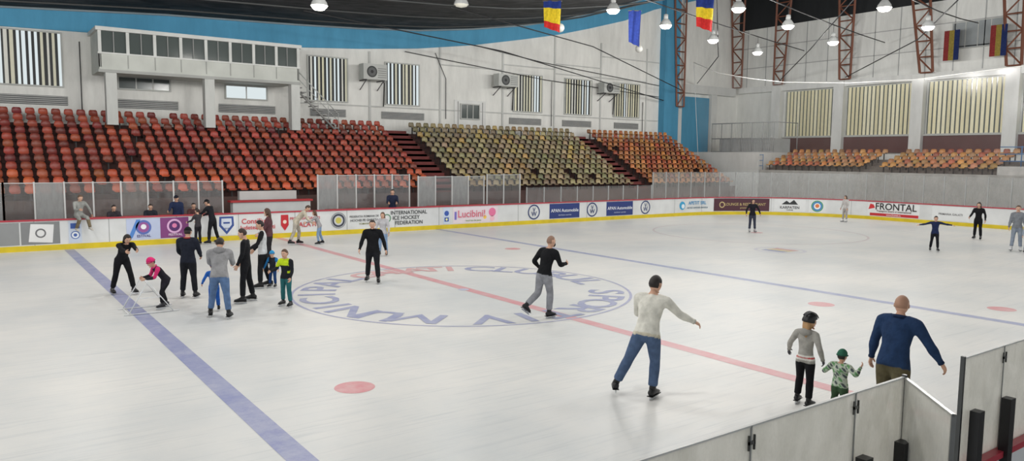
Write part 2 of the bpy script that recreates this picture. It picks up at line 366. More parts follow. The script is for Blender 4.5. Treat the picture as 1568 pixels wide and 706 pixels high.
banner(45.1,46.1,W_,[],[('disc',45.6,.64,.3,(70,130,190)),('disc',45.6,.64,.2,(235,235,230),0,1),('disc',45.6,.66,.12,(220,120,70),0,2),('ring',45.6,.64,.36,(60,150,90),.85)])
banner(48.6,51.7,W_,[('FRONTAL',.56,50.3,.8,(44,40,42)),('Transport intern si international',.16,50.2,.54,(90,60,60)),('www.frontal.ro',.14,50.2,.33,(240,230,230))],[('rect',50.2,.33,(2.9,.16),(190,44,50)),('poly',48.85,.62,[(-.2,0),(.2,.1),(.1,.3),(-.1,.34)],(200,50,54))])
banner(52.4,54.4,W_,[('PRIMARIA GALATI',.16,53.4,.6,(120,120,122))])
# ------------------------------------------------------------------ player bench area behind far boards
mb=MB(); mb.box(-10,36,YF+.14,35.45,0,.15,(120,118,116),'concrete'); mb.build('bench_platform')
def enclosure(x0,x1,kinds,z1,y=34.0,zb=.15,base=.95):
    b=MB(); n=len(kinds)
    for i,k in enumerate(kinds):
        a=x0+(x1-x0)*i/n; c=x0+(x1-x0)*(i+1)/n
        b.box(a-.03,a+.03,y-.03,y+.03,zb,z1+.03,(200,201,200))
        b.box(a,c,y-.02,y+.02,zb,base,(188,190,190)); b.box(a,c,y-.03,y+.03,base,base+.05,(170,60,66)); b.box(a,c,y-.02,y+.02,z1-.03,z1,(190,192,192))
        b.box(a+.04,c-.04,y-.006,y+.006,base+.05,z1-.03,(200,200,200),{'g':'glass_far','f':'frost','e':'glass_end'}[k])
    b.box(x1-.03,x1+.03,y-.03,y+.03,zb,z1+.03,(200,201,200)); b.build('bench_enclosure')
enclosure(-4,1.2,'gfgf',2.4); enclosure(1.2,9.1,'gfggeggg',2.4); enclosure(13.4,18.2,'feggg',2.62); enclosure(18.7,22.7,'fgfg',2.52); enclosure(22.9,25.1,'gg',2.6)
def bench(x0,x1,y=33.45):
    b=MB(); b.box(x0,x1,y-.17,y+.17,.55,.6,(150,60,50)); b.box(x0,x1,y+.2,y+.24,.75,1.05,(150,60,50))
    x=x0+.15
    while x<x1:
        b.box(x-.03,x+.03,y-.15,y+.15,.15,.55,(80,80,82)); b.box(x-.02,x+.02,y+.17,y+.2,.5,1.05,(80,80,82)); x+=1.2
    b.build('players_bench')
bench(3.6,9); bench(13.6,17.9); bench(19,22.5)
b=MB(); b.box(9.5,13.0,33.9,34.3,.15,1.45,(196,198,198)); b.box(9.4,13.1,33.85,34.35,1.45,1.53,(170,50,54)); b.box(10.0,12.6,34.6,34.9,.15,1.9,(190,190,188)); b.build('scorers_table')
# ------------------------------------------------------------------ grandstand
NR=12; P0=35.7; DP=.575; Z0=1.5; DZ=.31; YW=43.6
mb=MB()
for i in range(NR):
    z=Z0+i*DZ; y=P0+i*DP
    mb.box(-8,46.0,y,(YW-.02 if i==NR-1 else y+DP),-.0 if i==0 else z-DZ-.4,z,(70,46,43),'concrete')
mb.box(-8,46.0,P0-.06,P0,0,1.62,(88,66,62),'concrete')
mb.build('grandstand_terrace')
def stairs(x0,x1):
    b=MB()
    for i in range(NR*2):
        y=P0+i*DP/2; z=Z0-DZ/2+(i+1)*DZ/2+.02
        b.box(x0,x1,y,y+DP/2+.02,z-.2,z,(112,56,54),'concrete')
    b.build('grandstand_stairs')
stairs(20.95,22.45); stairs(35.95,37.2)
def shell(mb,x,y,z,rot,col,w=.195):
    prof=[(-.20,.40,.9),(-.17,.435,1.0),(-.02,.42,1.0),(.12,.425,1.0),(.17,.48,1.0),(.19,.58,1.0),(.205,.68,.9),(.19,.725,.62)]
    us=[-1,-.72,0,.72,1]; vs=[];fs=[]
    c,s=math.cos(rot),math.sin(rot)
    for (py,pz,k) in prof:
        for u in us:
            lx=u*w*k; dz=.05 if (abs(u)==1 and py<.15) else 0; dy=-.05 if (abs(u)==1 and pz>.47) else 0
            ly=py+dy; vs.append((x+c*lx-s*ly,y+s*lx+c*ly,z+pz+dz))
    for i in range(len(prof)-1):
        for j in range(4):
            a=i*5+j; fs.append((a,a+1,a+6,a+5))
    mb.add(vs,fs,col,'plastic',True)
    mb.box(x-.03,x+.03,y-.03,y+.03,z,z+.42,(50,46,46))
def jit(c,j): 
    k=random.uniform(1-j,1+j*.6); return tuple(max(5,min(255,v*k+random.uniform(-6,6))) for v in c)
def section(x0,x1,cols,miss=.01):
    b=MB(); n=int((x1-x0)/.52)
    for i in range(NR):
        for j in range(n):
            if random.random()<miss*(3 if i<3 else 1): continue
            x=x0+(j+.5)*(x1-x0)/n
            shell(b,x,P0+i*DP+.3,Z0+i*DZ,0,jit(cols(i,j,n),.2))
    b.build('grandstand_seating')
section(-7.5,20.8,lambda i,j,n: (174,86,58) if i<3 else ((156,74,57) if random.random()<.7 else (128,58,50)),.02)
section(22.6,35.8,lambda i,j,n: (148,136,104) if random.random()<.85 else (162,138,86),.005)
section(37.35,46.0,lambda i,j,n: random.choice([(170,106,64),(180,122,68),(152,80,56),(162,114,72)]),.005)
# ------------------------------------------------------------------ long wall
WC=(234,234,229)
wl=[(-25,9.0),(1.8,9.42),(9,9.55),(15.9,9.72),(20,10.0),(24,10.38),(28,10.95),(32.3,11.75),(35.5,12.4),(38.3,13.1),(42,14.1),(45.2,15.3),(50,16.6),(56,18.2)]
wu=[(-25,9.95),(1.8,10.3),(9,10.75),(15.9,11.0),(20,11.2),(24,11.5),(28,12.0),(32.3,12.7),(35.5,13.4),(38.3,14.2),(42,15.3),(45.2,16.4),(50,17.9),(56,19.3)]
mb=MB(); mb.box(-25,56.3,YW,YW+.3,0,21,WC,'plaster'); mb.build('wall_back')
mb=MB(); vs=[]
for (x,z),(x2,z2) in zip(wl,wu): vs+=[(x,YW-.12,z),(x,YW-.12,z2),(x,YW-.001,z)]
mb.add(vs,[(3*i,3*i+3,3*i+4,3*i+1) for i in range(len(wl)-1)]+[(3*i+2,3*i+5,3*i+3,3*i) for i in range(len(wl)-1)],(90,160,196),'plaster'); mb.build('trim_4')
mb=MB(); vs=[];fs=[]
ys=[43.58,40,34,26,16,6,-10]
for (x,z) in wu:
    for j,y in enumerate(ys): vs.append((x,y,z+.03+.25*math.sin(j*1.1)))
n=len(ys)
for i in range(len(wu)-1):
    for j in range(n-1):
        a=i*n+j; fs.append((a,a+1,a+n+1,a+n))
mb.add(vs,fs,(30,30,30),'roof',True); mb.build('ceiling')
def tubeobj(name,paths,r,col,mat='paint',n=5):
    b=MB()
    for p in paths: b.tube(p,r,col,mat,n)
    return b.build(name)
tubeobj('trim_1',[[(x,YW-.16,z) for x,z in wu]],.07,(150,165,172))
pl=[]
for k,y in enumerate((41,37.5,33.5,29,24)):
    pl.append([(x,y,z-.12) for x,z in wu])
tubeobj('roof_purlins',pl,.05,(70,72,72))
mb=MB()
for x in (20.6,25.6,30.6,35.2,39.7,44.6):
    mb.box(x-.06,x+.06,YW-.07,YW,5,(9.9 if x<24 else (10.8 if x<32 else 12.2)),(206,207,204),'plaster')
for x0,x1,z in ((16,46,6.58),(25.6,30.6,9.5),(30.6,35.2,9.9),(35.2,39.7,10.3),(35.2,44.6,9.6),(39.7,46,11.2)):
    mb.box(x0,x1,YW-.06,YW,z-.04,z+.04,(200,201,198),'plaster')
mb.build('trim_2')
tubeobj('electrical_conduit',[[(26,YW-.1,6.0),(26,YW-.1,8.6),(25.2,YW-.1,10.2)],[(28,YW-.1,11.0),(34,YW-.1,10.3),(46,YW-.1,9.4)],[(23,YW-.1,10.1),(34,YW-.12,9.1),(46,YW-.1,8.5)],[(34.9,YW-.1,5.8),(34.9,YW-.1,9.0)],[(44.2,YW-.1,5.4),(44.2,YW-.1,8.0)],[(5,YW-.1,9.0),(5,YW-.1,5.5)]],.025,(60,60,62))
mb=MB(); mb.box(46.1,47.8,YW-.6,YW,0,16.5,(84,150,184),'plaster'); mb.box(47.8,52,YW-.25,YW,4.15,8.7,(86,150,182),'plaster'); mb.box(47.9,48.5,YW-.35,YW,4.15,16.8,(210,212,210),'plaster'); mb.box(52.2,52.9,YW-.35,YW,4.15,9.6,(214,215,212),'plaster'); mb.box(47.8,55.3,YW-.4,YW,9.0,9.7,(212,213,210),'plaster'); mb.build('corner_pilaster')
wn=[0]
def window(x0,x1,z0,z1,axis='y',plane=YW,slat=None,style='blind'):
    wn[0]+=1; b=MB()
    def bx(a0,a1,d0,d1,z0_,z1_,col,mat='paint'):
        if axis=='y': b.box(a0,a1,plane-d1,plane-d0,z0_,z1_,col,mat)
        else: b.box(plane-d1,plane-d0,a0,a1,z0_,z1_,col,mat)
    fr=(188,190,186)
    bx(x0,x1,.01,.02,z0,z1,(210,215,210),'daylight' if style in('blind','plain') else 'dglass')
    t=.07
    bx(x0-t,x0,0,.1,z0-t,z1+t,fr); bx(x1,x1+t,0,.1,z0-t,z1+t,fr); bx(x0,x1,0,.1,z0-t,z0,fr); bx(x0,x1,0,.1,z1,z1+t,fr)
    if style=='blind':
        n=int((x1-x0)/.24); sp=(x1-x0)/n
        for i in range(n):
            xx=x0+i*sp; w=random.choice([.35,.5,.5,.6])*sp
            bx(xx,xx+w,.03,.045,z0,z1,random.choice([(40,44,46),(52,56,56),(34,36,38)]),'flat')
            if random.random()<.6: bx(xx+w,xx+sp,.025,.035,z0,z1,random.choice([(240,236,206),(232,230,206),(240,240,230)]),'flat')
    elif style=='end':
        n=int((x1-x0)/.3); sp=(x1-x0)/n
        for i in range(n):
            xx=x0+i*sp
            c=random.choice([(236,228,188),(226,218,178),(240,234,200)])
            bx(xx+.03,xx+sp-.07,.03,.05,z0,z1,c,'flat')
    elif style in ('plain','hazy'):
        k=max(2,int((x1-x0)/.8))
        if style=='hazy': bx(x0,x1,.02,.03,z0,z1,(150,156,158),'paint')
        for i in range(1,k): 
            xx=x0+(x1-x0)*i/k; bx(xx-.03,xx+.03,.0,.06,z0,z1,fr)
    elif style=='dark':
        bx(x0,x1,.02,.03,z0,z1,(70,74,74),'dglass')
        for i in range(1,3):
            xx=x0+(x1-x0)*i/3; bx(xx-.03,xx+.03,.0,.06,z0,z1,fr)
    b.build('window_%d'%wn[0])
for x0,x1 in ((-3.5,-1.2),(-.4,4.2),(16.7,19.1),(21.7,24.0),(31.55,34.0),(36.2,38.75),(41.1,43.8)): window(x0,x1,6.78,9.3)
window(6.7,9.1,6.85,7.4,style='dark'); window(12.0,14.2,6.65,7.3,style='plain'); window(27.2,28.6,6.1,7.0,plane=YW-.05,style='dark')
b=MB(); b.box(26.7,29.2,YW-.05,YW,5.0,7.3,(224,225,222),'paint'); b.box(26.95,27.0,YW-.07,YW-.05,5,7.2,(150,150,150)); b.box(28.9,28.95,YW-.07,YW-.05,5,7.2,(150,150,150)); b.build('door_1')
def vent(x0,x1,z0,z1):
    b=MB(); b.box(x0,x1,YW-.04,YW-.001,z0,z1,(90,92,92))
    z=z0+.03
    while z<z1-.02: b.box(x0-.02,x1+.02,YW-.09,YW-.03,z,z+.04,(186,187,184)); z+=.09
    b.build('ventilation_louvre')
for v in ((-.4,4.4,5.85,6.3),(6.4,9.5,5.85,6.3),(11.6,14.7,5.85,6.3),(16.8,19.0,5.85,6.3),(21.4,24.4,5.85,6.3),(31.2,34,5.85,6.3),(36,38.8,5.85,6.3),(41.2,43.8,5.85,6.3)): vent(*v)
def ac(x0,x1,z0,z1):
    b=MB(); b.box(x0,x1,YW-1.0,YW-.35,z0+.12,z1,(190,192,188),'paint')
    xm=x0+(x1-x0)*.36
    n=18; zc=(z0+.12+z1)/2
    for rr,c in ((.34,(60,62,62)),(.26,(96,98,98)),(.1,(50,50,52))):
        yy=YW-1.0-.006-(.34-rr)*.02
        b.add([(xm+rr*math.cos(2*math.pi*k/n),yy,zc+rr*math.sin(2*math.pi*k/n)) for k in range(n)],[tuple(range(n))],c,'paint')
    for i in range(5): b.box(x1-.6,x1-.06,YW-1.03,YW-1.0,z0+.25+i*.13,z0+.29+i*.13,(140,142,140))
    for x in (x0+.2,x1-.2):
        b.box(x-.03,x+.03,YW-1.0,YW-.01,z0+.06,z0+.12,(70,70,72)); b.tube([(x,YW-.95,z0+.08),(x,YW-.04,z0-.45)],.03,(70,70,72))
    b.tube([(x1-.1,YW-.5,z0+.2),(x1+.2,YW-.2,z0),(x1+.2,YW-.08,z0-1.4)],.035,(60,60,60))
    b.build('air_conditioner')
ac(19.75,21.3,8.0,9.05); ac(29.6,31.2,8.2,9.15); ac(39.2,40.8,8.3,9.2)
b=MB(); x0,x1=5.5,15.2; yb=41.0
GB=(200,203,196); YB=YW-.005
b.box(x0,x1,yb,YB,7.42,7.6,GB); b.box(x0-.12,x1+.12,yb-.12,YB,9.3,9.48,(214,216,212)); b.box(x0,x1,yb,yb+.1,7.6,8.25,GB); b.box(x0,x0+.1,yb,YB,7.6,9.3,GB); b.box(x1-.1,x1,yb,YB,7.6,9.3,GB)
b.box(x0-.05,x1+.05,yb-.06,yb+.02,8.22,8.3,(216,218,214)); b.box(x0-.05,x1+.05,yb-.06,yb,7.36,7.5,(170,172,168)); b.box(x0+.1,x1-.1,yb+.05,yb+.07,8.3,9.3,(60,64,62),'dglass')
for i in range(9):
    x=x0+.05+(x1-x0-.1)*i/8; b.box(x-.07,x+.07,yb-.04,yb+.08,8.3,9.3,(214,216,212))
    if i<8: b.box(x+.58,x+.62,yb,yb+.06,8.3,9.3,(150,152,150))
    b.box(x-.02,x+.02,yb-.02,yb,7.6,8.22,(160,162,158))
for x in (5.75,10.25,14.75): b.box(x,x+.48,yb,yb+.5,4.9,7.42,(206,208,204),'plaster')
b.build('commentary_booth')
b=MB()
for i in range(10):
    x=15.3+i*.24; z=7.3-i*.24; b.box(x,x+.28,yb+.6,yb+1.5,z-.06,z,(150,150,148))
b.tube([(15.2,yb+.6,8.3),(17.7,yb+.6,5.9)],.03,(190,192,190)); b.tube([(15.2,yb+.6,7.9),(17.7,yb+.6,5.5)],.02,(190,192,190)); b.tube([(15.2,yb+.6,7.2),(17.6,yb+.6,4.9)],.06,(150,150,148))
for i in range(5): x=15.3+i*.6; b.tube([(x,yb+.6,7.3-i*.6),(x,yb+.6,8.25-i*.58)],.02,(190,192,190))
b.build('booth_staircase')
# ------------------------------------------------------------------ end wall
XW=56
mb=MB(); mb.box(XW,XW+.3,-10,YW,0,14.7,(228,229,225),'plaster'); mb.box(XW,XW+.3,-10,YW,14.7,21,(44,46,48),'plaster'); mb.build('wall_end')
mb=MB(); mb.box(XW-.45,XW-.01,-8,YW-.5,9.25,9.75,(222,223,220),'plaster')
for y in (39.2,33.6,27.55,21.5,15.3,9.2): mb.box(XW-.6,XW-.01,y-.42,y+.42,4.15,9.7,(222,223,220),'plaster')
mb.box(XW-.2,XW-.01,15.8,38.7,4.15,5.4,(96,62,60),'plaster'); mb.box(XW-.3,XW-.01,15.8,38.7,5.35,5.45,(190,190,186),'plaster')
mb.build('structural_columns')
for y0,y1 in ((34.1,38.5),(28.1,33.1),(22.0,27.0),(16,21)): window(y0,y1,5.5,9.15,'x',XW,style='end')
window(22.4,25.6,11.3,13.0,'x',XW,style='hazy'); window(17.5,21.0,11.3,13.0,'x',XW,style='hazy')
mb=MB()
for y in np.arange(16,43,1.9): mb.box(XW-.03,XW-.001,y-.03,y+.03,9.75,14.7,(170,172,172))
for z in (11.4,13.1): mb.box(XW-.03,XW-.001,-8,YW-.1,z-.03,z+.03,(176,176,176))
mb.build('trim_3')
def truss(p0,p1,w,axis):
    b=MB(); p0=Vector(p0);p1=Vector(p1); ax=Vector(axis); c=(122,76,58)
    n=8
    A=[p0+ax*(-w*.38)+(p1-p0)*(i/n)-ax*(w*.25*i/n) for i in range(n+1)]; B=[p0+ax*(w*.38)+(p1-p0)*(i/n)+ax*(w*.25*i/n) for i in range(n+1)]
    b.tube([A[0],A[-1]],.1,c,n=4,smooth=False); b.tube([B[0],B[-1]],.1,c,n=4,smooth=False)
    for i in range(n):
        b.tube([A[i],B[i+1]] if i%2==0 else [B[i],A[i+1]],.055,c,n=4,smooth=False); b.tube([A[i],B[i]],.05,c,n=4,smooth=False)
    b.build('roof_truss')
truss((47.9,42.9,7.8),(47.6,42.9,16.6),1.1,(1,0,0))
for (y0,y1) in ((43.0,42.6),(38.9,38.0),(33.0,32.7),(26.9,27.6),(21.4,21.6),(15.5,15.4)): truss((55.2,y0,9.75),(54.4,y1,18.4),1.15,(0,1,0))
b=MB()
for i in range(5): b.box(48.3+i*.75,XW-.02 if i==4 else 48.3+(i+1)*.75,19.2,35.2,0 if i==0 else 2.2,2.75+i*.22,(120,112,106),'concrete')
b.box(48.2,48.3,16,35.2,0,2.8,(170,168,164),'concrete'); b.box(48.3,XW-.02,10,19.2,0,3.3,(186,184,180),'concrete')
b.build('end_stand_terrace')
b=MB()
for i in range(5):
    y=19.6
    while y<34.9:
        if not (26.3<y<27.5): shell(b,48.3+i*.75+.4,y,2.75+i*.22,-math.pi/2,jit(random.choice([(184,126,76),(190,142,80),(170,96,66),(176,130,90)]),.15))
        y+=.54
b.build('end_stand_seating')
b=MB()
for z in (3.1,3.5,3.9): b.tube([(48.25,35,z),(48.25,36.6,z)],.025,(80,120,160))
for y in (35,35.8,36.6): b.tube([(48.25,y,2.75),(48.25,y,3.95)],.025,(80,120,160))
for z in (3.6,4.0,4.4): b.tube([(48.3,19.1,z),(48.3,12,z)],.03,(60,110,160))
for y in np.arange(12,19.2,1.2): b.tube([(48.3,y,3.3),(48.3,y,4.45)],.03,(60,110,160))
b.build('stand_railing')
b=MB(); b.box(48.0,XW-.02,35.3,YW-.02,0,4.1,(212,213,210),'plaster'); b.build('corner_platform')
b=MB()
for z in (4.15,5.2,6.4): b.tube([(50,35.4,z),(50,41.3,z)],.04,(150,152,152))
for y in np.arange(35.4,41.4,.98): b.tube([(50,y,4.1),(50,y,6.4)],.035,(150,152,152))
for y in np.arange(35.4,41.3,.16): b.tube([(50,y,4.15),(50,y,6.4)],.008,(130,132,132),n=3)
b.tube([(50,35.4,6.4),(53,35.4,6.4)],.035,(150,152,152)); b.tube([(53,35.4,4.1),(53,35.4,6.4)],.035,(150,152,152)); b.box(50.4,53,36,40.8,4.1,5.2,(176,178,178))
b.build('storage_cage')
rope=[(40.4,11.0),(38.0,10.0),(35,9.35),(32.3,8.9),(27.5,8.5),(23.3,8.4),(17.5,8.7),(10,9.8)]
b=MB(); b.tube([(46.5,y,z) for y,z in rope],.03,(226,226,222)); b.tube([(46.5,40.4,11.0),(46.5,39.3,0)],.02,(200,202,202))
vs=[];fs=[]
for i,(y,z) in enumerate(rope): vs+=[(46.5,y if i else 39.3,2.8),(46.5,y,z)]
b.add(vs,[(2*i,2*i+2,2*i+3,2*i+1) for i in range(len(rope)-1)],(220,220,220),'net'); b.build('protective_net')
# ------------------------------------------------------------------ lamps, cables, flags
vis=[(26.7,28.5),(32,29.9),(38.2,31.7),(44.8,33.3),(31.2,24.4),(37.3,25.8),(44.5,27.5),(36.4,19.9),(43.4,21.2)]
hid=[(x,y) for x in (-9,-1,7,15) for y in (7,13,19,25)]+[(22,12),(22,19.5),(22,6.5),(30,12.5),(30,6),(38,13),(38,6),(12,30),(3,30),(46,14)]
def lamp(x,y,z=11.0,on=True):
    b=MB()
    b.lathe((x,y,z),[(.05,.5),(.12,.48),(.13,.28),(.1,.26),(.18,.2),(.3,.02),(.34,-.1),(.35,-.12),(.33,-.12),(.28,.0),(.1,.16)],(190,192,190),'plastic')
    if on: b.lathe((x,y,z),[(.31,-.08),(.3,-.18),(.2,-.28),(.0,-.31)],(255,255,255),'bulb')
    else: b.lathe((x,y,z),[(.33,-.1),(.25,-.2),(.0,-.26)],(230,228,215),'plastic')
    b.tube([(x,y,z+.5),(x,y,z+.95)],.015,(60,60,60)); return b.build('highbay_lamp')
def light(x,y,z,p,par):
    ld=bpy.data.lights.new('lamp_light','POINT'); ld.shadow_soft_size=.3; ld.energy=p; ld.color=(1,.98,.95)
    lo=bpy.data.objects.new('lamp_light',ld); lo.location=(x,y,z-.7); bpy.context.collection.objects.link(lo); lo.parent=par
PW=455
for x,y in vis: light(x,y,11,PW,lamp(x,y))
zc=lambda x: np.interp(x,[p[0] for p in wu],[p[1] for p in wu])
for x,y in hid:
    z=min(11,zc(x)-1.2); light(x,y,z,PW,lamp(x,y,z))
lamp(18.8,30.1,10.55,False)
cb=[]
def ext(p,q_,t0,t1,z=11.9): return [(p[0]+(q_[0]-p[0])*t,p[1]+(q_[1]-p[1])*t,z+ .15*((t-.5)**2)) for t in np.linspace(t0,t1,6)]
cb.append(ext((26.7,28.5),(44.8,33.3),-.2,1.5)); cb.append(ext((31.2,24.4),(44.5,27.5),-.2,1.8)); cb.append(ext((36.4,19.9),(43.4,21.2),-.6,2.5))
cb.append([(14,37,10.6),(28,40,10.2),(46,43,8.2)]); cb.append([(20,33,10.9),(33,37,10.6),(47,42,9.0)]); cb.append([(29,24,11.8),(44,36,10.8),(50,43,9.8)]); cb.append([(33,18,12.2),(46,30,10.9),(55.3,38.9,10)]); cb.append([(38,16,12.2),(48,24,11),(55.3,33,9.9)])
tubeobj('roof_cables',cb,.035,(48,48,50))
def flag(x,y,z,cols,w=.85,h=1.5):
    b=MB(); nx,nz=12,12; r=Vector((.81,-.585,0)); f=Vector((.585,.81,0)); vs=[]
    for j in range(nz+1):
        for i in range(nx+1):
            u=i/nx-.5; v=j/nz; p=Vector((x,y,z))+r*(u*w*(1-.12*v))+f*(.07*math.sin(u*11+v*2))-Vector((0,0,v*h+.25*u*v)); vs.append(p)
    for j in range(nz):
        for i in range(nx):
            a=j*(nx+1)+i; k=int((j/nz)*len(cols)); b.add([vs[a],vs[a+1],vs[a+nx+2],vs[a+nx+1]],[(0,1,2,3)],cols[k],'cloth',True)
    b.tube([Vector((x,y,z))-r*w*.55,Vector((x,y,z))+r*w*.55],.02,(120,110,90)); b.tube([(x,y,z),(x,y,z+.6)],.008,(60,60,60),n=4)
    b.build('hanging_flag')
flag(23.3,29.1,11.0,[(40,60,130),(228,200,50),(228,200,50),(206,52,50)],.85,1.35)
flag(29.2,24.8,11.25,[(40,60,130),(228,200,50),(206,52,50)],.85,1.5)
flag(29.2,29.5,11.3,[(48,66,140)],.65,1.75)
for i,y in enumerate((25.2,22.3,19.6)):
    b=MB(); 
    for k,c in enumerate(((34,46,90),(140,124,60),(130,50,50))): b.box(54.9,54.93,y-.5+k*.33,y-.17+k*.33,10.4,12.4,c,'cloth')
    b.build('hanging_flag')
for x,y,z in ((26.5,32.4,10.5),(35.4,35.3,10.5)):
    b=MB(); b.sphere((x,y,z),.24,(206,206,200),'plastic',14,10); b.tube([(x,y,z+.2),(x,y,z+1.2)],.015,(60,60,60)); b.build('hanging_globe_lamp')
# ------------------------------------------------------------------ PEOPLE
D2=math.radians
def loft_raw(V_,F_,cs,rs,X,n=12,cap=.7):
    cs=[Vector(c) for c in cs]; d=(cs[-1]-cs[0]).normalized(); X=(X-d*X.dot(d)).normalized(); Y=d.cross(X)
    rings=[]
    r0=rs[0]; r1=rs[-1]
    rings.append((cs[0]-d*min(r0)*cap*.85,(r0[0]*.45,r0[1]*.45))); rings.append((cs[0]-d*min(r0)*cap*.5,(r0[0]*.8,r0[1]*.8)))
    for c,r in zip(cs,rs): rings.append((c,r))
    rings.append((cs[-1]+d*min(r1)*cap*.5,(r1[0]*.8,r1[1]*.8))); rings.append((cs[-1]+d*min(r1)*cap*.85,(r1[0]*.45,r1[1]*.45)))
    o=len(V_)
    for c,r in rings:
        for k in range(n):
            t=2*math.pi*k/n; V_.append(c+X*(r[0]*math.cos(t))+Y*(r[1]*math.sin(t)))
    for i in range(len(rings)-1):
        for k in range(n):
            a=o+i*n+k;b=o+i*n+(k+1)%n; F_.append((a,b,b+n,a+n))
    F_.append(tuple(o+k for k in range(n-1,-1,-1))); e=o+(len(rings)-1)*n; F_.append(tuple(e+k for k in range(n)))
def ldir(p,ab,side): return Vector((side*math.sin(D2(ab)),math.sin(D2(p))*math.cos(D2(ab)),-math.cos(D2(p))*math.cos(D2(ab))))
def figure(name,loc,h,face,top,pants,legs=((4,4,4),(4,4,4)),arms=((6,12,15),(6,12,15)),**k):
    g=k.get; skin=g('skin',(206,164,140)); hairc=g('hair',(38,30,26)); uarm=g('uarm',top); farm=g('farm',uarm); neckc=g('neck',skin)
    bk=g('bulk',1.0)*1.06; hs=max(1.06,g('hs',1.0)); lk=g('lk',1.0); lean=g('lean',0); side_=g('side',0); tw=g('twist',0); loose=max(.005,g('loose',0.0))
    skates=g('skates',True); z0=g('z0',0.0); hem=g('hem',-.035); fem=g('fem',False)
    u=h-(.06 if skates else 0.0)
    TH,SH=.24*lk*u,.235*lk*u; hw=.052*u; x_=Vector((1,0,0))
    P=Vector((0,0,0))
    blade=.055 if skates else .0
    feet=[]
    for i,s_ in ((0,-1),(1,1)):
        L=tuple(legs[i])
        if len(L)==3: L=L+(0,8)
        if len(L)==4: L=L+(8,)
        p,ab,kn,fp,toe=L
        hip=P+Vector((s_*hw,0,-.02*u)); knee=hip+ldir(p,ab,s_)*TH; ank=knee+ldir(p-kn,ab*g('abk',1.0),s_)*SH
        f=Vector((s_*math.sin(D2(toe)),math.cos(D2(toe)),0))*math.cos(D2(fp))+Vector((0,0,-math.sin(D2(fp))))
        xs_=Vector((math.cos(D2(toe)),-s_*math.sin(D2(toe)),0)); uf=xs_.cross(f).normalized()
        feet.append([hip,knee,ank,f,uf,xs_])
    zmin=min(min((a-uf*(.045*u+blade)+f*t*u).z for t in (-.05,.115)) for _,_,a,f,uf,_ in feet)
    if 'seat_z' in k: off=Vector((0,0,k['seat_z']+.085*u*bk))
    else:
        mid=(feet[0][2]+feet[1][2])*.5; off=Vector((-mid.x,-mid.y-.03*u,z0-zmin))
        if g('anchor') is not None: a_=feet[g('anchor')][2]; off=Vector((-a_.x,-a_.y-.03*u,z0-zmin))
    P=P+off
    for ft in feet:
        for j in range(3): ft[j]=ft[j]+off
    sp=Vector((math.sin(D2(side_)),math.sin(D2(lean))*math.cos(D2(side_)),math.cos(D2(lean))*math.cos(D2(side_)))).normalized()
    X=Vector((math.cos(D2(tw)),math.sin(D2(tw)),0)); X=(X-sp*X.dot(sp)).normalized(); F=sp.cross(X)
    SW=(.098 if fem else .108)*u*(1+(bk-1)*.5)
    chest=P+sp*.275*u; NB=P+sp*.30*u
    th=D2(face); fw=Vector((math.cos(th),math.sin(th),0)); rt=Vector((math.sin(th),-math.cos(th),0))
    def toW(v): return rt*v.x+fw*v.y+Vector((0,0,v.z))+Vector((loc[0],loc[1],0))
    def toL(w): w=Vector(w)-Vector((loc[0],loc[1],0)); return Vector((w.dot(rt),w.dot(fw),w.z))
    UA,FA=.172*u,.148*u; A=[]
    for i,s_ in ((0,-1),(1,1)):
        S=chest+X*(s_*SW); a=arms[i]
        if a[0]=='ik':
            T=toL(a[1]); pole=Vector(a[2]) if len(a)>2 else Vector((s_*.5,-.5,-.7)); D=T-S; dist=min(max(D.length,abs(UA-FA)+.02),(UA+FA)*.995); dn=D.normalized(); T=S+dn*dist
            ca=(UA*UA+dist*dist-FA*FA)/(2*UA*dist); ca=max(-1,min(1,ca)); pp=(pole-dn*pole.dot(dn)).normalized()
            E=S+dn*(UA*ca)+pp*(UA*math.sqrt(1-ca*ca)); Wr=T
        else:
            p,ab,el=a[:3]; ab2=a[3] if len(a)>3 else ab*.5
            E=S+ldir(p,ab,s_)*UA; Wr=E+ldir(p+el,ab2,s_)*FA
        A.append((S,E,Wr,s_))
    V_=[];F_=[]; segs=[]
    wm=(.9 if fem else 1.0)*bk
    loft_raw(V_,F_,[P-sp*.045*u,P+sp*.0*u,P+sp*.05*u],[(.066*u*wm,.050*u*bk),(.088*u*(bk if fem else wm),.062*u*bk),(.078*u*wm,.056*u*bk)],X,16)
    hemr=1.05 if hem<0 else 1.0
    loft_raw(V_,F_,[P+sp*hem*u,P+sp*.04*u,P+sp*.10*u,P+sp*.17*u,P+sp*.225*u,P+sp*.265*u,P+sp*.29*u],
        [(.094*u*wm*hemr,.066*u*bk*hemr),(.088*u*wm,.063*u*bk),(.081*u*wm,.058*u*bk),(.090*u*wm,.064*u*bk),(.098*u*wm,.064*u*bk),(.088*u*wm,.052*u*bk),(.05*u,.042*u)],X,18,.3)
    if fem and not g('child'):
        for s_ in (-1,1): c=P+sp*.195*u+X*(s_*.04*u)+F*.04*u; loft_raw(V_,F_,[c,c+F*.012*u],[(.033*u,.033*u)]*2,X,10)
    segs.append((P-sp*.03*u,P+sp*.26*u,.075*u,'torso'))
    hf=Vector((-math.sin(D2(g('hy',0))),math.cos(D2(g('hy',0))),0)); hp=g('hp',5); HH=.136*u*hs
    nd=(sp*.5+Vector((0,0,1))*.6+hf*(.25+.3*math.sin(D2(hp)))).normalized()
    NC=NB+nd*.035*u
    HF=hf*math.cos(D2(hp))+Vector((0,0,-math.sin(D2(hp)))); HU=(Vector((0,0,1))-HF*HF.z).normalized(); HX=HF.cross(HU)
    HC=NB+nd*(.026*u)+HU*(.47*HH)+HF*.08*HH
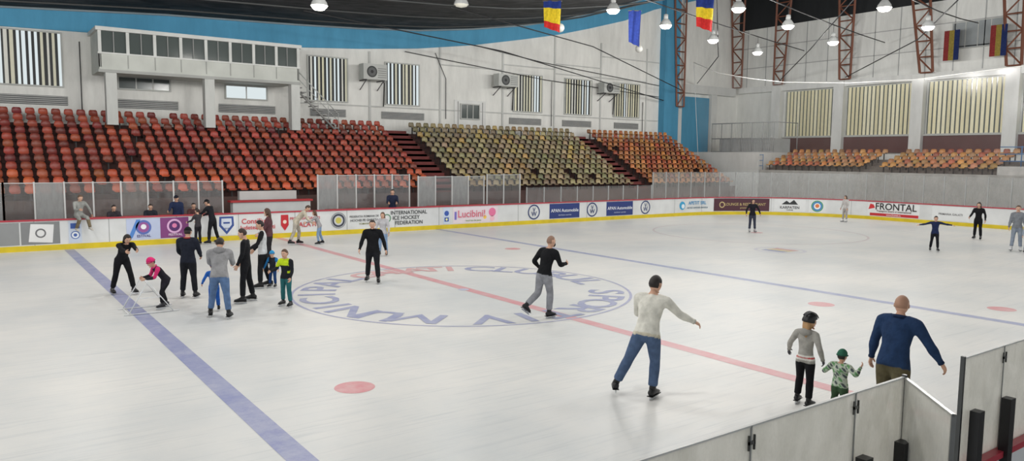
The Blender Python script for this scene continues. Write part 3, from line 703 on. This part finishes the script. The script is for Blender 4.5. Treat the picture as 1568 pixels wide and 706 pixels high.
    loft_raw(V_,F_,[NB-sp*.02*u,NC+nd*.01*u,HC-HU*.2*HH-HF*.05*HH],[(.038*u,.038*u),(.029*u,.030*u),(.028*u,.030*u)],X,12); segs.append((NB+nd*.012*u,HC,.028*u,'neck'))
    for S,E,Wr,s_ in A:
        b_=bk; sl=.004*u
        loft_raw(V_,F_,[chest+X*(s_*SW*.45)+sp*.0,S-sp*.004*u],[(.034*u*b_,.044*u*b_),(.036*u*b_,.038*u*b_)],F,12)
        loft_raw(V_,F_,[S,S+(E-S)*.3,S+(E-S)*.7,E],[((.034*u+sl)*b_,)*2,((.033*u+sl)*b_,)*2,((.027*u+sl)*b_,)*2,((.025*u+sl)*b_,)*2],F,12)
        loft_raw(V_,F_,[E,E+(Wr-E)*.3,E+(Wr-E)*.75,Wr],[((.025*u+sl)*b_,)*2,((.027*u+sl)*b_,)*2,(.021*u+sl,)*2,(.018*u+sl*.8,)*2],F,12)
        segs.append((S,E,.03*u,'uarm')); segs.append((E,Wr,.022*u,'farm'))
    lo=loose*u
    for hip,knee,ank,f,uf,xs_ in feet:
        e=knee+(ank-knee)*(.84 if skates else .95)
        loft_raw(V_,F_,[hip+Vector((0,0,.02*u)),hip+(knee-hip)*.25,hip+(knee-hip)*.65,knee],[(.05*u*bk,.056*u*bk),((.05*u+lo*.5)*bk,(.055*u+lo*.5)*bk),((.041*u+lo*.7)*bk,)*2,((.036*u+lo),)*2],x_,14)
        loft_raw(V_,F_,[knee,knee+(e-knee)*.3,knee+(e-knee)*.7,e],[((.036*u+lo),)*2,((.038*u+lo),)*2,((.034*u+lo),)*2,((.034*u+lo),)*2],x_,14,.25)
        segs.append((hip,knee,.045*u,'leg')); segs.append((knee,ank,.034*u,'leg'))
    dist=math.hypot(loc[0],loc[1]); vx=.0105*u if dist<16 else (.0125*u if dist<28 else .017*u)
    me=bpy.data.meshes.new('b'); me.from_pydata([tuple(v) for v in V_],[],F_); me.update()
    ob=bpy.data.objects.new('b',me); bpy.context.collection.objects.link(ob)
    rm=ob.modifiers.new('r','REMESH'); rm.mode='VOXEL'; rm.voxel_size=vx
    smm=ob.modifiers.new('s','SMOOTH'); smm.factor=.5; smm.iterations=5
    dg=bpy.context.evaluated_depsgraph_get(); ev=ob.evaluated_get(dg); m2=ev.to_mesh()
    n=len(m2.vertices); co=np.empty(n*3,np.float32); m2.vertices.foreach_get('co',co); co=co.reshape(-1,3).astype(float)
    polys=[tuple(p.vertices) for p in m2.polygons]; ev.to_mesh_clear(); bpy.data.objects.remove(ob); bpy.data.meshes.remove(me)
    D=[]
    for a,b_,r,key in segs:
        a=np.array(a);b_=np.array(b_); ab=b_-a; t=np.clip(((co-a)@ab)/(ab@ab),0,1); D.append(np.linalg.norm(co-(a+t[:,None]*ab),axis=1)-r*(1.0 if key!='torso' else 1.05))
    best=np.argmin(np.array(D),axis=0); sph=(co-np.array(P))@np.array(sp)/u; xx=(co-np.array(P))@np.array(X)/u; ff=(co-np.array(P))@np.array(F)/u
    cl={'torso':lin(top),'neck':lin(neckc),'uarm':lin(uarm),'farm':lin(farm),'leg':lin(pants)}
    pat=g('pattern'); vc=[]
    for i in range(n):
        key=segs[best[i]][3]
        if key=='torso' and sph[i]<hem-.012: key='leg'
        elif key=='leg' and sph[i]>hem-.012: key='torso'
        elif key=='torso' and sph[i]>.308 and abs(xx[i])<.042 and abs(ff[i])<.05: key='neck'
        c=cl[key]
        if pat:
            r=pat(key,sph[i],xx[i],ff[i],co[i])
            if r is not None: c=lin(r)
        vc.append(c)
    mb=MB()
    W3=lambda vs:[toW(Vector(v)) for v in vs]
    mb.add(W3(co),polys,None,'cloth',True,vcols=vc)
    q_=MB()
    bc=g('boots',(24,24,27))
    for hip,knee,ank,f,uf,xs_ in feet:
        VV=[];FF=[]
        bb=1.12 if skates else 1.0
        loft_raw(VV,FF,[ank-f*.034*u-uf*.016*u,ank+f*.02*u-uf*.012*u,ank+f*.07*u-uf*.024*u,ank+f*.105*u-uf*.029*u],[(.023*u*bb,.028*u),(.026*u*bb,.032*u),(.028*u*bb,.020*u),(.021*u*bb,.014*u)],xs_,12)
        su=(knee-ank).normalized()
        if skates: loft_raw(VV,FF,[ank-su*.005*u,ank+su*.04*u,ank+su*.078*u],[(.028*u,.032*u),(.027*u,.030*u),(.028*u,.031*u)],xs_,12,.2)
        q_.add(VV,FF,bc,'plastic',True)
        if skates:
            def obox(f0,f1,u0,u1,w,col,mat):
                vs=[ank+f*a+uf*b_+xs_*c for a in (f0,f1) for b_ in (u0,u1) for c in (-w,w)]
                q_.add(vs,[(0,1,3,2),(4,6,7,5),(0,4,5,1),(2,3,7,6),(0,2,6,4),(1,5,7,3)],col,mat)
            s0=-.043*u
            obox(-.052*u,.118*u,s0-.006,s0+.004,.026*u,(15,15,16),'plastic')
            obox(-.045*u,-.012*u,s0-.034,s0,.010,(210,212,214),'plastic'); obox(.05*u,.095*u,s0-.034,s0,.010,(210,212,214),'plastic'); obox(-.05*u,.11*u,s0-.038,s0-.028,.007,(205,207,210),'plastic')
            obox(-.055*u,.118*u,s0-.057+.002*u,s0-.034,.003,(190,194,200),'metal')
            for j in range(4): obox(.0+.0*u+(.018+.014*j)*u,(.022+.014*j)*u,.018*u-.008*j*u,.022*u-.008*j*u,.018*u,(200,200,200),'plastic')
    def hv(x,y,z): return HC+HX*(x*HH)+HF*(y*HH)+HU*(z*HH)
    seg,rg=22,16
    def headpt(t,ph,sc=1.0):
        x=.345*math.sin(ph)*math.cos(t); y=.405*math.sin(ph)*math.sin(t); z=.5*math.cos(ph)
        if z<0:
            q2=min(1,-z/.5); x*=1-.28*q2; 
            if y<0: y*=1-.45*q2
            else: y=y*(1-.08*q2)+.05*q2
        if y>0: y*=.95; 
        if y>.25 and z>.12: y*=1-.06*(z-.12)/.4
        return x*sc,y*sc,z*sc
    def hmesh(fn,col,mat='skin',sg=seg,r_=rg):
        vs=[];fs=[]
        for i in range(r_+1):
            ph=math.pi*i/r_
            for k2 in range(sg): vs.append(hv(*fn(2*math.pi*k2/sg,ph)))
        for i in range(r_):
            for k2 in range(sg):
                a=i*sg+k2;b_=i*sg+(k2+1)%sg; fs.append((a,a+sg,b_+sg,b_))
        q_.add(vs,fs,col,mat,True)
    hmesh(lambda t,p:headpt(t,p),skin)
    sk2=tuple(v*.9 for v in skin)
    nv=[hv(0,.37,.06),hv(-.055,.36,-.12),hv(.055,.36,-.12),hv(0,.475,-.10),hv(0,.40,-.15),hv(-.03,.385,.0),hv(.03,.385,.0)]
    q_.add(nv,[(0,5,3),(0,3,6),(5,1,3),(6,3,2),(1,4,3),(4,2,3),(0,6,5)],tuple(v*.97 for v in skin),'skin',True)
    for s_ in (-1,1):
        q_.sphere(hv(s_*.335,-.02,-.03),(.045*HH,.075*HH,.11*HH),sk2,'skin',8,6,HX,HF,HU)
        q_.sphere(hv(s_*.14,.335,.02),(.058*HH,.05*HH,.034*HH),(232,228,222),'skin',8,6,HX,HF,HU)
        q_.sphere(hv(s_*.14,.372,.02),(.026*HH,.02*HH,.028*HH),(40,28,22),'skin',8,6,HX,HF,HU)
        q_.sphere(hv(s_*.145,.352,.10),(.085*HH,.03*HH,.016*HH),tuple(v*.8+12 for v in hairc),'skin',8,5,HX,HF,HU)
    q_.sphere(hv(0,.365,-.235),(.10*HH,.035*HH,.026*HH),(168,96,88),'skin',10,6,HX,HF,HU)
    q_.sphere(hv(0,.33,-.41),(.11*HH,.07*HH,.07*HH),skin,'skin',10,6,HX,HF,HU)
    if g('mask'): q_.sphere(hv(0,.30,-.24),(.21*HH,.14*HH,.19*HH),(40,44,52),'cloth',12,8,HX,HF,HU)
    hst=g('hairstyle','short')
    def shellf(thrf,out,inn=.9,bev=.07):
        def fn(t,p):
            x,y,z=headpt(t,p); thr=thrf(x,y); a=max(0,min(1,(z-thr)/bev)); a=a*a*(3-2*a); s_=inn+(out-inn)*a; return x*s_,y*s_,z*s_
        return fn
    def thr_short(x,y):
        if abs(x)>.25 and -.12<y<.12: return .07
        return .25 if y>.22 else (-.24 if y<-.12 else .25-(.22-y)/.34*.49)
    def thr_long(x,y): return .27 if y>.24 else (-.55 if y<.08 else .27-(.24-y)/.16*.82)
    if hst=='short': hmesh(shellf(thr_short,1.09),hairc,'skin',28,22)
    if hst=='buzz': hmesh(shellf(lambda x,y:thr_short(x,y)+.04,1.02,.95),tuple(.5*a+.5*b_ for a,b_ in zip(skin,hairc)),'skin',28,22)
    if hst in('long','pony') or g('longhair'): hmesh(shellf(thr_long,1.12),hairc,'skin',28,22)
    if hst=='long' or g('longhair'):
        LL=g('hairlen',1.2); VV=[];FF=[]
        c0=hv(0,-.22,.05); dn=(Vector((0,0,-1))*.9-sp*.25-F*.22).normalized()
        loft_raw(VV,FF,[c0,c0+dn*.4*HH,c0+dn*.8*HH,c0+dn*LL*HH],[(.33*HH,.22*HH),(.36*HH,.2*HH),(.33*HH,.15*HH),(.2*HH,.08*HH)],HX,14); q_.add(VV,FF,hairc,'skin',True)
    hc=g('hat',(30,30,34))
    if hst in('beanie','cap','helmet'): hmesh(shellf(lambda x,y:thr_short(x,y)-.02,1.05),hairc,'skin',28,22)
    if hst=='beanie':
        hmesh(shellf(lambda x,y:.12 if y>0 else .0,1.2),hc,'cloth',28,22); q_.tube([hv(.40*math.cos(a),.45*math.sin(a)-.01,.1) for a in np.linspace(0,2*math.pi,17)],.05*HH,tuple(v*.85 for v in hc),'cloth',6)
    if hst=='cap':
        hmesh(shellf(lambda x,y:.16 if y>0 else .06,1.14),hc,'cloth',28,22)
        vs=[];fs=[]
        for i in range(9):
            a=math.pi*(i/8); vs+=[hv(.33*math.cos(a),(.30+.02*math.sin(a)),.20),hv(.30*math.cos(a),(.36+.32*math.sin(a)),.15)]
        fs=[(2*i,2*i+2,2*i+3,2*i+1) for i in range(8)]; q_.add(vs,fs,hc,'cloth',True)
    if hst=='helmet':
        hmesh(shellf(lambda x,y:.14 if y>.1 else -.06,1.34),hc,'plastic',28,22)
        for sx in (-.18,0,.18): q_.tube([hv(sx,.50*math.cos(a)*(1.04),.64*math.sin(a)+.03) for a in np.linspace(.5,2.6,8)],.035*HH,tuple(min(255,v*1.6+12) for v in hc),'plastic',5)
        for s_ in (-1,1): q_.tube([hv(s_*.37,.05,.1),hv(s_*.30,.12,-.3),hv(0,.2,-.46)],.015*HH,(20,20,20),'plastic',5)
    if g('hood'):
        VV=[];FF=[]; c=NB-F*.045*u-sp*.005*u; loft_raw(VV,FF,[c-X*.055*u,c-F*.02*u,c+X*.055*u],[(.024*u,.03*u),(.036*u,.045*u),(.024*u,.03*u)],F,12); q_.add(VV,FF,tuple(v*.93 for v in top),'cloth',True)
    if g('collar'):
        q_.tube([NB+sp*.012*u+X*(.042*u*math.cos(a))+F*(.040*u*math.sin(a)) for a in np.linspace(0,2*math.pi,15)],.012*u,g('collar'),'cloth',6)
    gl_=g('gloves'); hcn=gl_ or skin
    for S,E,Wr,s_ in A:
        d=(Wr-E).normalized(); ref=Vector((0,1,0)) if abs(d.y)<.8 else Vector((0,0,1)); t=(ref-d*ref.dot(d)).normalized(); nn=d.cross(t)*(1 if (d.cross(t)).x*s_<0 else -1)
        if abs(d.x)>.8: nn=d.cross(t); nn=nn if nn.z<0 else -nn
        VV=[];FF=[]
        loft_raw(VV,FF,[Wr-d*.01*u,Wr+d*.014*u,Wr+d*.035*u,Wr+d*.052*u],[(.015*u,.012*u),(.019*u,.012*u),(.023*u,.012*u),(.021*u,.009*u)],t,10,.6); q_.add(VV,FF,hcn,'skin',True)
        curl=g('curl',22)
        for j,(o_,ln) in enumerate(((.0165,.042),(.0055,.047),(-.0055,.044),(-.0165,.035))):
            p=Wr+d*.05*u+t*(o_*u); pts=[p-d*.008*u]; dd=Vector(d)+t*(o_*3); dd.normalize()
            for m_i in range(3):
                a=D2(curl*(1+.15*j)); dd=(dd*math.cos(a)+nn*math.sin(a)).normalized(); p=p+dd*(ln*u*(.42,.32,.26)[m_i]); pts.append(p)
            q_.tube(pts,[.0056*u,.0054*u,.0048*u,.0036*u],hcn,'skin',6)
        p=Wr+d*.016*u+t*.016*u; dd=(d*.65+t*.65+nn*.25).normalized(); q_.tube([p,p+dd*.02*u,p+dd*.02*u+(dd*.6+d*.5+nn*.2).normalized()*.016*u,p+dd*.02*u+(dd*.6+d*.5+nn*.2).normalized()*.028*u],[.008*u,.0068*u,.006*u,.0042*u],hcn,'skin',6)
        q_.tube([Wr-d*.012*u,Wr+d*.003*u],.0225*u,tuple(v*.85 for v in farm),'cloth',10)
    base=len(mb.v); mp_=[mb.mi(kk) for kk in q_.mats]
    mb.v.extend([tuple(toW(Vector(v))) for v in q_.v])
    for f_,c_,m_i,sm_ in zip(q_.f,q_.c,q_.m,q_.smooth):
        mb.f.append(tuple(i+base for i in f_)); mb.c.append(c_); mb.m.append(mp_[m_i]); mb.smooth.append(sm_)
    return mb.build(name)
# --- left group
figure('skater_woman',(3.17,21.05),1.70,-78,(26,26,30),(24,24,27),legs=((22,8,16,0,5),(-8,8,8,0,5)),arms=(('ik',(3.42,19.35,.98)),('ik',(3.3,19.3,.95))),lean=36,hp=30,fem=True,hairstyle='long',hair=(30,24,22),hairlen=1.3,loose=.006)
figure('skater_girl',(3.60,18.66),1.34,190,(38,36,44),(30,30,34),legs=((30,6,30),(10,8,30)),arms=(('ik',(3.22,18.45,.74)),('ik',(3.22,18.75,.74))),lean=38,hp=25,hs=1.25,lk=.93,fem=True,child=True,hairstyle='beanie',hat=(222,52,120),uarm=(206,52,112),farm=(40,38,46),collar=(222,60,130),boots=(40,40,46))
w=MB(); wc=(228,230,232)
for yy in (18.2,18.98):
    w.tube([(2.82,yy,.03),(3.22,yy+.02,.72),(3.72,yy-.02,.03)],.014,wc,'plastic'); w.tube([(2.72,yy,.02),(3.86,yy,.02)],.014,wc,'plastic'); w.tube([(3.02,yy,.36),(3.48,yy,.36)],.011,wc,'plastic')
w.tube([(3.22,18.22,.72),(3.22,18.96,.72)],.015,wc,'plastic'); w.tube([(2.82,18.2,.03),(2.82,18.98,.03)],.012,wc,'plastic'); w.build('skating_aid_frame')
figure('skater_man',(4.43,19.72),1.76,60,(34,38,50),(28,30,36),legs=((4,5,6),(-3,6,4)),arms=((18,10,35,-6),(16,10,38,-6)),hairstyle='cap',hat=(26,26,30),collar=(150,60,60),bulk=1.08,loose=.006,hp=12)
figure('skater_man',(4.42,16.95),1.79,66,(150,150,152),(92,118,156),legs=((16,9,18),(-8,8,10)),arms=((34,8,40,-8),(32,8,42,-8)),hairstyle='short',hair=(40,34,32),hood=True,bulk=1.1,loose=.005,lean=12,hp=25)
figure('skater_child',(4.50,17.72),1.14,80,(44,104,190),(40,90,170),hs=1.25,lk=.92,child=True,hairstyle='beanie',hat=(40,60,120),loose=.006,arms=((25,25,20),(10,15,20)))
figure('skater_boy',(5.40,18.38),1.80,150,(26,27,31),(26,27,31),legs=((6,6,6),(-6,6,4)),arms=((6,6,18),(10,8,20)),hairstyle='short',hair=(54,40,34),hp=14,bulk=.95,loose=.004)
figure('skater_man',(6.40,20.2),1.82,158,(206,208,210),(28,29,33),legs=((8,6,8),(-8,6,6)),arms=((20,10,40),(12,10,30)),uarm=(30,30,34),hairstyle='short',hair=(30,26,26),hp=10,bulk=.96)
figure('skater_woman',(7.9,24.5),1.82,150,(92,60,66),(40,38,42),fem=True,hairstyle='long',hair=(74,52,42),hairlen=1.6,arms=((16,8,30),(12,8,30)))
figure('skater_child',(6.58,20.0),1.02,225,(38,40,48),(30,60,110),hs=1.3,lk=.9,child=True,hairstyle='beanie',hat=(52,150,206),loose=.006,uarm=(44,120,180),arms=((10,25,20),(10,25,20)))
figure('skater_boy',(6.01,17.32),1.38,215,(34,36,42),(44,104,108),hs=1.18,lk=.95,child=True,legs=((6,6,8),(-4,7,6)),arms=((10,14,24),(30,10,50)),hairstyle='short',hair=(84,60,44),loose=.004,
  pattern=lambda key,s,x,f,co:(196,222,40) if ((key=='torso' and s>.19) or (key=='uarm' and x*1>.0 and s>.17) or (key=='torso' and abs(x)>.06 and .06<s<.10)) else None)
figure('skater_man',(7.95,31.3),1.80,140,(30,32,38),(28,29,33),legs=((10,8,10),(-6,8,6)),arms=((40,12,30),(30,12,40)),hairstyle='cap',hat=(24,24,28),lean=14,hp=20)
figure('skater_boy',(7.35,31.2),1.42,120,(62,60,64),(34,34,40),hs=1.15,child=True,arms=((30,12,40),(30,12,40)),hairstyle='short')
figure('seated_man',(3.42,32.12),1.62,-70,(150,152,148),(120,108,86),seat_z=1.135,legs=((78,8,70,10,6),(70,8,95,10,6)),arms=((-5,38,5),(30,12,60,-10)),lean=14,hp=18,hairstyle='short',hair=(96,76,60),boots=(190,186,178),skates=False)
for x,y,c,f in ((4.75,33.42,(58,54,60),-80),(6.1,33.42,(44,46,54),-95),(7.75,33.42,(90,60,60),-95)):
    figure('seated_spectator',(x,y),1.66,f,c,(40,42,50),seat_z=.61,z0=.15,skates=False,legs=((86,6,84),(84,6,82)),arms=((30,10,60,-8),(30,10,60,-8)),lean=8,hp=10)
figure('standing_man',(6.95,32.75),1.72,-110,(38,48,78),(34,36,46),z0=.15,skates=False,arms=((8,8,20),(30,10,50)),hairstyle='cap',hat=(30,32,44))
figure('standing_man',(16.65,32.8),1.8,-115,(38,44,66),(34,36,46),z0=.15,skates=False,arms=((25,10,60,-10),(25,10,60,-10)),hairstyle='short')
figure('skater_man',(10.6,29.3),1.76,-25,(196,188,170),(176,170,158),legs=((14,8,20),(-10,10,14)),arms=(('ik',(11.15,29.05,.9)),('ik',(11.1,28.75,.9))),lean=42,hp=35,hairstyle='short',hair=(70,56,46))
figure('skater_girl',(11.42,28.85),1.40,160,(160,158,160),(130,156,186),hs=1.15,fem=True,child=True,legs=((14,6,20),(-4,8,14)),arms=((50,10,25),(45,10,25)),lean=22,hairstyle='long',hair=(86,62,46))
# --- centre
figure('skater_man',(9.2,19.36),1.78,238,(24,25,28),(30,31,36),legs=((12,5,8),(-8,6,10)),arms=((-8,20,22,14),(16,18,20,10)),hairstyle='short',hair=(56,48,44),bulk=1.08,loose=.007,collar=(22,22,25),hem=-.05)
figure('skater_girl',(12.0,24.42),1.56,230,(186,186,190),(132,158,190),fem=True,arms=((10,14,15),(12,16,15)),hairstyle='long',hair=(90,66,50))
figure('skater_man',(10.45,12.95),1.86,10,(24,25,28),(142,144,150),legs=((-4,7,50,32,4),(14,0,18,0,2)),anchor=1,arms=((-34,18,88,10),(20,10,70,-14)),lean=15,side=2,hp=4,hairstyle='buzz',hair=(70,52,42),loose=.007,mask=True,hy=-14,hem=-.01)
figure('skater_man',(8.02,7.90),1.88,26,(222,220,210),(82,102,134),legs=((2,24,12,5,24),(18,0,30,0,6)),arms=((22,10,95,-30),(34,34,22,38)),lean=16,side=3,hp=12,hy=-14,hairstyle='short',hair=(32,27,25),bulk=1.06,loose=.007,hem=-.02,
  pattern=lambda key,s,x,f,co:(205,198,178) if (key=='torso' and s<-.008) else None)
# --- family
figure('skater_girl',(9.74,6.20),1.36,8,(166,164,158),(24,24,28),hs=1.22,lk=.95,fem=True,child=True,legs=((10,5,12),(-6,5,8)),arms=((10,34,30,20),('ik',(9.80,5.97,.715))),hairstyle='helmet',hat=(24,24,27),hair=(176,138,96),longhair=True,hairlen=1.15,hy=-38,hp=8,gloves=(70,72,78),hood=True,loose=.0,
  pattern=lambda key,s,x,f,co:((190,70,70) if (key=='torso' and .0<s<.018) else ((228,226,220) if key=='torso' and -.02<s<.035 else None)))
def camo(key,s,x,f,co):
    if key in('torso','uarm','farm'):
        v=math.sin(co[0]*60)+math.sin(co[2]*55+co[1]*40)+math.sin((co[0]+co[2])*90)
        return (100,150,100) if v>.9 else ((78,86,90) if v<-1.1 else (184,194,178))
figure('toddler',(9.75,5.66),.97,5,(170,182,166),(60,84,60),hs=1.42,lk=.85,child=True,legs=((8,9,10),(-4,9,8)),arms=(('ik',(9.79,5.885,.655)),('ik',(9.79,5.40,.75))),hairstyle='beanie',hat=(52,104,84),loose=.012,bulk=1.22,pattern=camo)
figure('skater_man',(9.66,4.90),1.84,2,(36,58,92),(92,86,64),legs=((10,7,12),(-8,7,8)),arms=(('ik',(9.79,5.27,.905)),(6,34,18,24)),lean=12,hp=8,hy=12,hairstyle='buzz',hair=(120,86,66),bulk=1.14,loose=.010,collar=(30,48,78),hem=-.045)
# --- far skaters
figure('skater_woman',(31.19,23.07),1.64,232,(34,34,42),(58,62,78),fem=True,arms=((4,30,30,10),(4,30,30,10)),hairstyle='long',hair=(40,32,30),boots=(180,180,182))
figure('skater_woman',(41.17,24.2),1.54,170,(196,192,190),(170,164,160),fem=True,hairstyle='long',hair=(70,52,42),boots=(220,220,220))
figure('skater_boy',(31.06,14.41),1.40,215,(34,44,78),(26,27,33),hs=1.12,child=True,arms=((0,76,8,84),(0,72,8,80)),legs=((6,5,8),(-4,5,6)),hairstyle='short')
figure('skater_woman',(37.55,15.56),1.72,190,(26,26,29),(24,24,28),fem=True,arms=((4,22,20,6),(30,16,30)),hairstyle='long',hair=(34,26,24),hairlen=1.7,legs=((12,5,10),(-8,5,6)))
figure('skater_woman',(34.0,12.64),1.84,200,(128,132,138),(140,150,164),fem=True,hairstyle='short',hair=(90,70,56),boots=(210,210,212))
figure('skater_child',(33.7,12.1),1.3,200,(150,160,172),(120,140,170),hs=1.15,child=True,hairstyle='beanie',hat=(120,120,130))
# ------------------------------------------------------------------ world
wd=bpy.data.worlds.new('World'); sc.world=wd; wd.use_nodes=True
bg=wd.node_tree.nodes['Background']; bg.inputs[0].default_value=(.93,.97,1.0,1); bg.inputs[1].default_value=1.0
